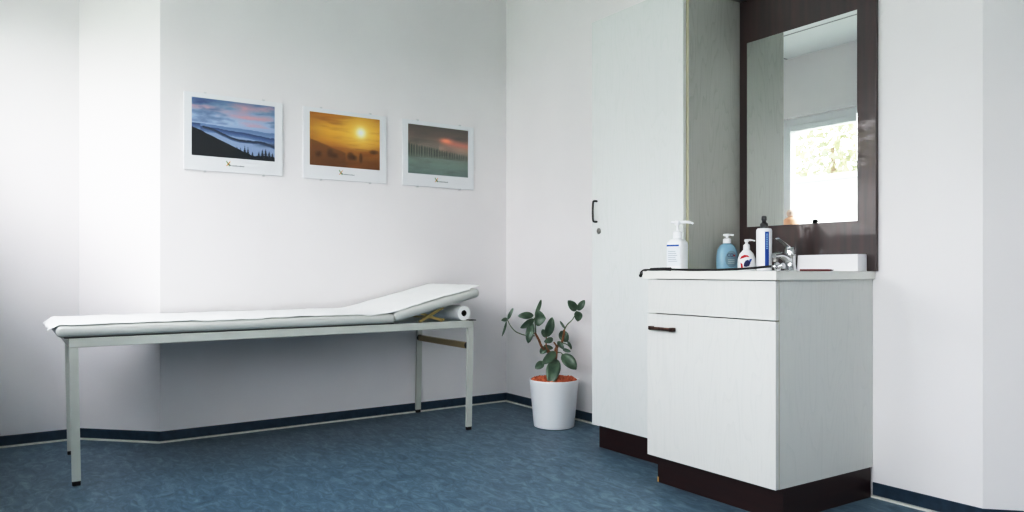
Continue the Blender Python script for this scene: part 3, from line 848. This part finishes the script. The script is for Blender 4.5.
def towel_box():
    b = bmesh.new(); box(b, 0, .262, 0, .064, 0, .064, .0015)
    for v in b.verts:
        if v.co.z > .035 and v.co.x < .02: v.co.x += .004
    R = empty('tissue_box', (2.252, -.0885, Z+.0005), 0); tag(R, 'plain long white cardboard box at the right end of the worktop', 'box')
    link('carton', b, mat('white_card', (234, 234, 236), .6), R)
    b = bmesh.new(); box(b, .004, .259, .002, .062, .0642, .0652, .0003); link('lid_flap', b, mat('white_card_lid', (226, 228, 230), .6), R)
towel_box()

def pen():
    R = empty('pen', (2.31, -.150, Z+.0045), math.radians(8)); tag(R, 'thin dark red pen lying in front of the long white box', 'pen')
    b = bmesh.new(); tube(b, [(0, 0, 0), (.11, 0, 0), (.122, 0, 0)], [.0042, .0042, .0036], 10); link('barrel', b, mat('dark_red_plastic', (96, 34, 34), .4), R, smooth=True)
    b = bmesh.new(); tube(b, [(.122, 0, 0), (.134, 0, 0)], [.0036, .001], 10); link('tip', b, M['black'], R, smooth=True)
pen()

def stethoscope():
    R = empty('stethoscope', (2.15, -.56, Z)); tag(R, 'black stethoscope laid along the front edge of the worktop', 'stethoscope')
    o = Vector((2.15, -.56, Z))
    def T(pts, r, m, name, n=10, k=6):
        b = bmesh.new(); pp = spline([Vector(p)-o for p in pts], k)
        rr = r if not isinstance(r, tuple) else [r[0]+(r[1]-r[0])*i/(len(pp)-1) for i in range(len(pp))]
        tube(b, pp, rr, n); return link(name, b, m, R, smooth=True)
    T([(2.005, -.560, Z+.0075), (2.12, -.557, Z+.0055), (2.25, -.553, Z+.006), (2.36, -.548, Z+.010), (2.44, -.542, Z+.016), (2.468, -.540, Z+.018)], .0042, M['black'], 'tubing')
    T([(1.905, -.572, Z+.0085), (1.95, -.567, Z+.009), (2.005, -.560, Z+.0085)], (.0048, .0075), M['black'], 'tubing_fork')
    T([(1.990, -.566, Z+.006), (1.93, -.582, Z+.0055), (1.885, -.586, Z+.0055), (1.8685, -.590, Z-.004), (1.868, -.592, Z-.014)], .0035, M['black'], 'ear_tube')
    T([(1.930, -.567, Z+.006), (1.895, -.566, Z+.006), (1.878, -.568, Z+.005), (1.869, -.572, Z-.003)], .0035, M['black'], 'ear_tube')
    for p in ((1.868, -.592, Z-.018), (1.865, -.5735, Z-.010)):
        b = bmesh.new(); q = bmesh.ops.create_uvsphere(b, u_segments=14, v_segments=8, radius=.0072); bmesh.ops.translate(b, verts=b.verts, vec=Vector(p)-o); link('ear_tip', b, M['black'], R, smooth=True)
    T([(2.466, -.540, Z+.018), (2.486, -.538, Z+.017)], .0050, M['chrome'], 'connector', k=2)
    b = bmesh.new(); lathe(b, [(.011, -.017), (.0165, -.015), (.0165, -.009), (.008, -.007), (.007, .006), (.0105, .008), (.0105, .014), (.006, .015)], 26)
    bmesh.ops.rotate(b, verts=b.verts, cent=(0, 0, 0), matrix=Matrix.Rotation(math.radians(80), 3, 'Y'))
    bmesh.ops.translate(b, verts=b.verts, vec=Vector((2.495, -.536, Z+.0175))-o); link('chest_piece', b, M['chrome'], R, smooth=True)
stethoscope()

# small figurine on the window sill, seen in the mirror
def figurine():
    R = empty('figurine', (.035, -3.10, 1.05)); tag(R, 'orange figurine with pale round head on the window sill, seen in the mirror', 'figurine')
    b = bmesh.new(); lathe(b, [(.060, .0005), (.063, .01), (.066, .15), (.066, .25), (.058, .275), (.035, .292), (.018, .299)], 28); link('body', b, mat('orange_glaze', (238, 190, 158), .4), R, smooth=True)
    b = bmesh.new(); lathe(b, [(.012, .296), (.028, .305), (.036, .325), (.034, .345), (.020, .362), (.006, .366)], 24); link('head', b, mat('pale_clay', (228, 206, 190), .5), R, smooth=True)
figurine()

# ------------------------------------------------------------------ outdoors (seen in the mirror through the window)
b = bmesh.new(); box(b, -60, 65, -60, 60, -.5, -.3); tag(link('ground', b, mat('pale_paving', (176, 180, 172), .9, var=((150, 160, 140), .6, 4, .4, .6))), kind='structure')
def outbuilding():
    R = empty('outbuilding', (-8, -24, -.3)); tag(R, 'low white flat roofed building outside the window, seen in the mirror', 'building')
    b = bmesh.new(); box(b, -16, 16, -3, 3, 0, 4.3); link('wall', b, mat('white_render', (240, 240, 238), .9, bump=(3, .1, .01)), R)
    b = bmesh.new(); box(b, -16.3, 16.3, -3.3, 3.3, 4.3, 4.5, .02); link('roof', b, M['grey'], R)
    for k in range(6):
        b = bmesh.new(); x = -13+k*5; box(b, x, x+1.4, 3.0, 3.05, 1.1, 2.5); link('window', b, M['white'], R)
outbuilding()
bl = mat('pale_foliage', (150, 160, 128), .8, var=((186, 184, 150), .8, 3, .4, .6)); bt = mat('tree_bark', (110, 96, 80), .9)  # pale yellow-green leaf colour, varied at random
def tree(x, y, h, r, label, seed):
    R = empty('tree', (x, y, -.3)); tag(R, label, 'tree', 'trees outside the window')
    rnd = random.Random(seed)
    b = bmesh.new(); tube(b, [(0, 0, 0), (.1, 0, h*.4), (0, .1, h*.8)], [.28, .2, .08], 10); link('trunk', b, bt, R, smooth=True)
    bm = bmesh.new()
    for i in range(1500):
        d = Vector((rnd.gauss(0, 1), rnd.gauss(0, 1), rnd.gauss(0, 1))).normalized()*r*rnd.random()**.4
        c = Vector((d.x, d.y, h*.68+d.z*.9)); s = rnd.uniform(.12, .28)
        u = Vector((rnd.gauss(0, 1), rnd.gauss(0, 1), rnd.gauss(0, 1))).normalized(); w = u.orthogonal().normalized()
        bm.faces.new([bm.verts.new(c+q) for q in (u*s, w*s*.6, -u*s, -w*s*.6)])
    link('foliage', bm, bl, R)
tree(-17, -31, 9, 3.4, 'leftmost yellow green tree beyond the white building outside', 1)
tree(-9, -38, 10, 3.8, 'middle yellow green tree beyond the white building outside', 2)
tree(-1, -31, 9.5, 3.5, 'rightmost yellow green tree beyond the white building outside', 3)

# ------------------------------------------------------------------ sky, camera
w = bpy.data.worlds.new('sky'); bpy.context.scene.world = w; w.use_nodes = True
nt = w.node_tree; bg = nt.nodes['Background']
tc = nt.nodes.new('ShaderNodeTexCoord'); sp = nt.nodes.new('ShaderNodeSeparateXYZ'); rp = nt.nodes.new('ShaderNodeValToRGB')
nt.links.new(tc.outputs['Generated'], sp.inputs[0]); nt.links.new(sp.outputs['Z'], rp.inputs[0]); nt.links.new(rp.outputs[0], bg.inputs[0])
e = rp.color_ramp.elements
e[0].position = 0; e[0].color = (.98, .985, .985, 1); e[1].position = .8; e[1].color = (.93, .965, 1, 1)
bg.inputs[1].default_value = 11.6

cam = bpy.data.cameras.new('camera'); co = bpy.data.objects.new('camera', cam); COL.objects.link(co)
cam.sensor_width = 36; cam.lens = 739/1024*36; cam.shift_y = 14.5/1024; cam.clip_start = .05
co.location = (4.084, -2.756, .87)
fw = Vector((-.8246, .5657, 0)); co.rotation_euler = fw.to_track_quat('-Z', 'Y').to_euler()
sc = bpy.context.scene; sc.camera = co
sc.view_settings.view_transform = 'Standard'; sc.view_settings.look = 'None'; sc.view_settings.exposure = 0
sc.cycles.max_bounces = 10; sc.cycles.diffuse_bounces = 6; sc.cycles.sample_clamp_indirect = 6
# camera tone response: soft shoulder, slightly deeper shadows
vs = sc.view_settings; vs.use_curve_mapping = True
cm = vs.curve_mapping; cm.white_level = (1.6, 1.6, 1.6)
cv = cm.curves[3]
for x, y in ((.10, .062), (.30, .285), (.60, .64), (1.0, .90)):
    cv.points.new(x/1.6, y)
cm.update()
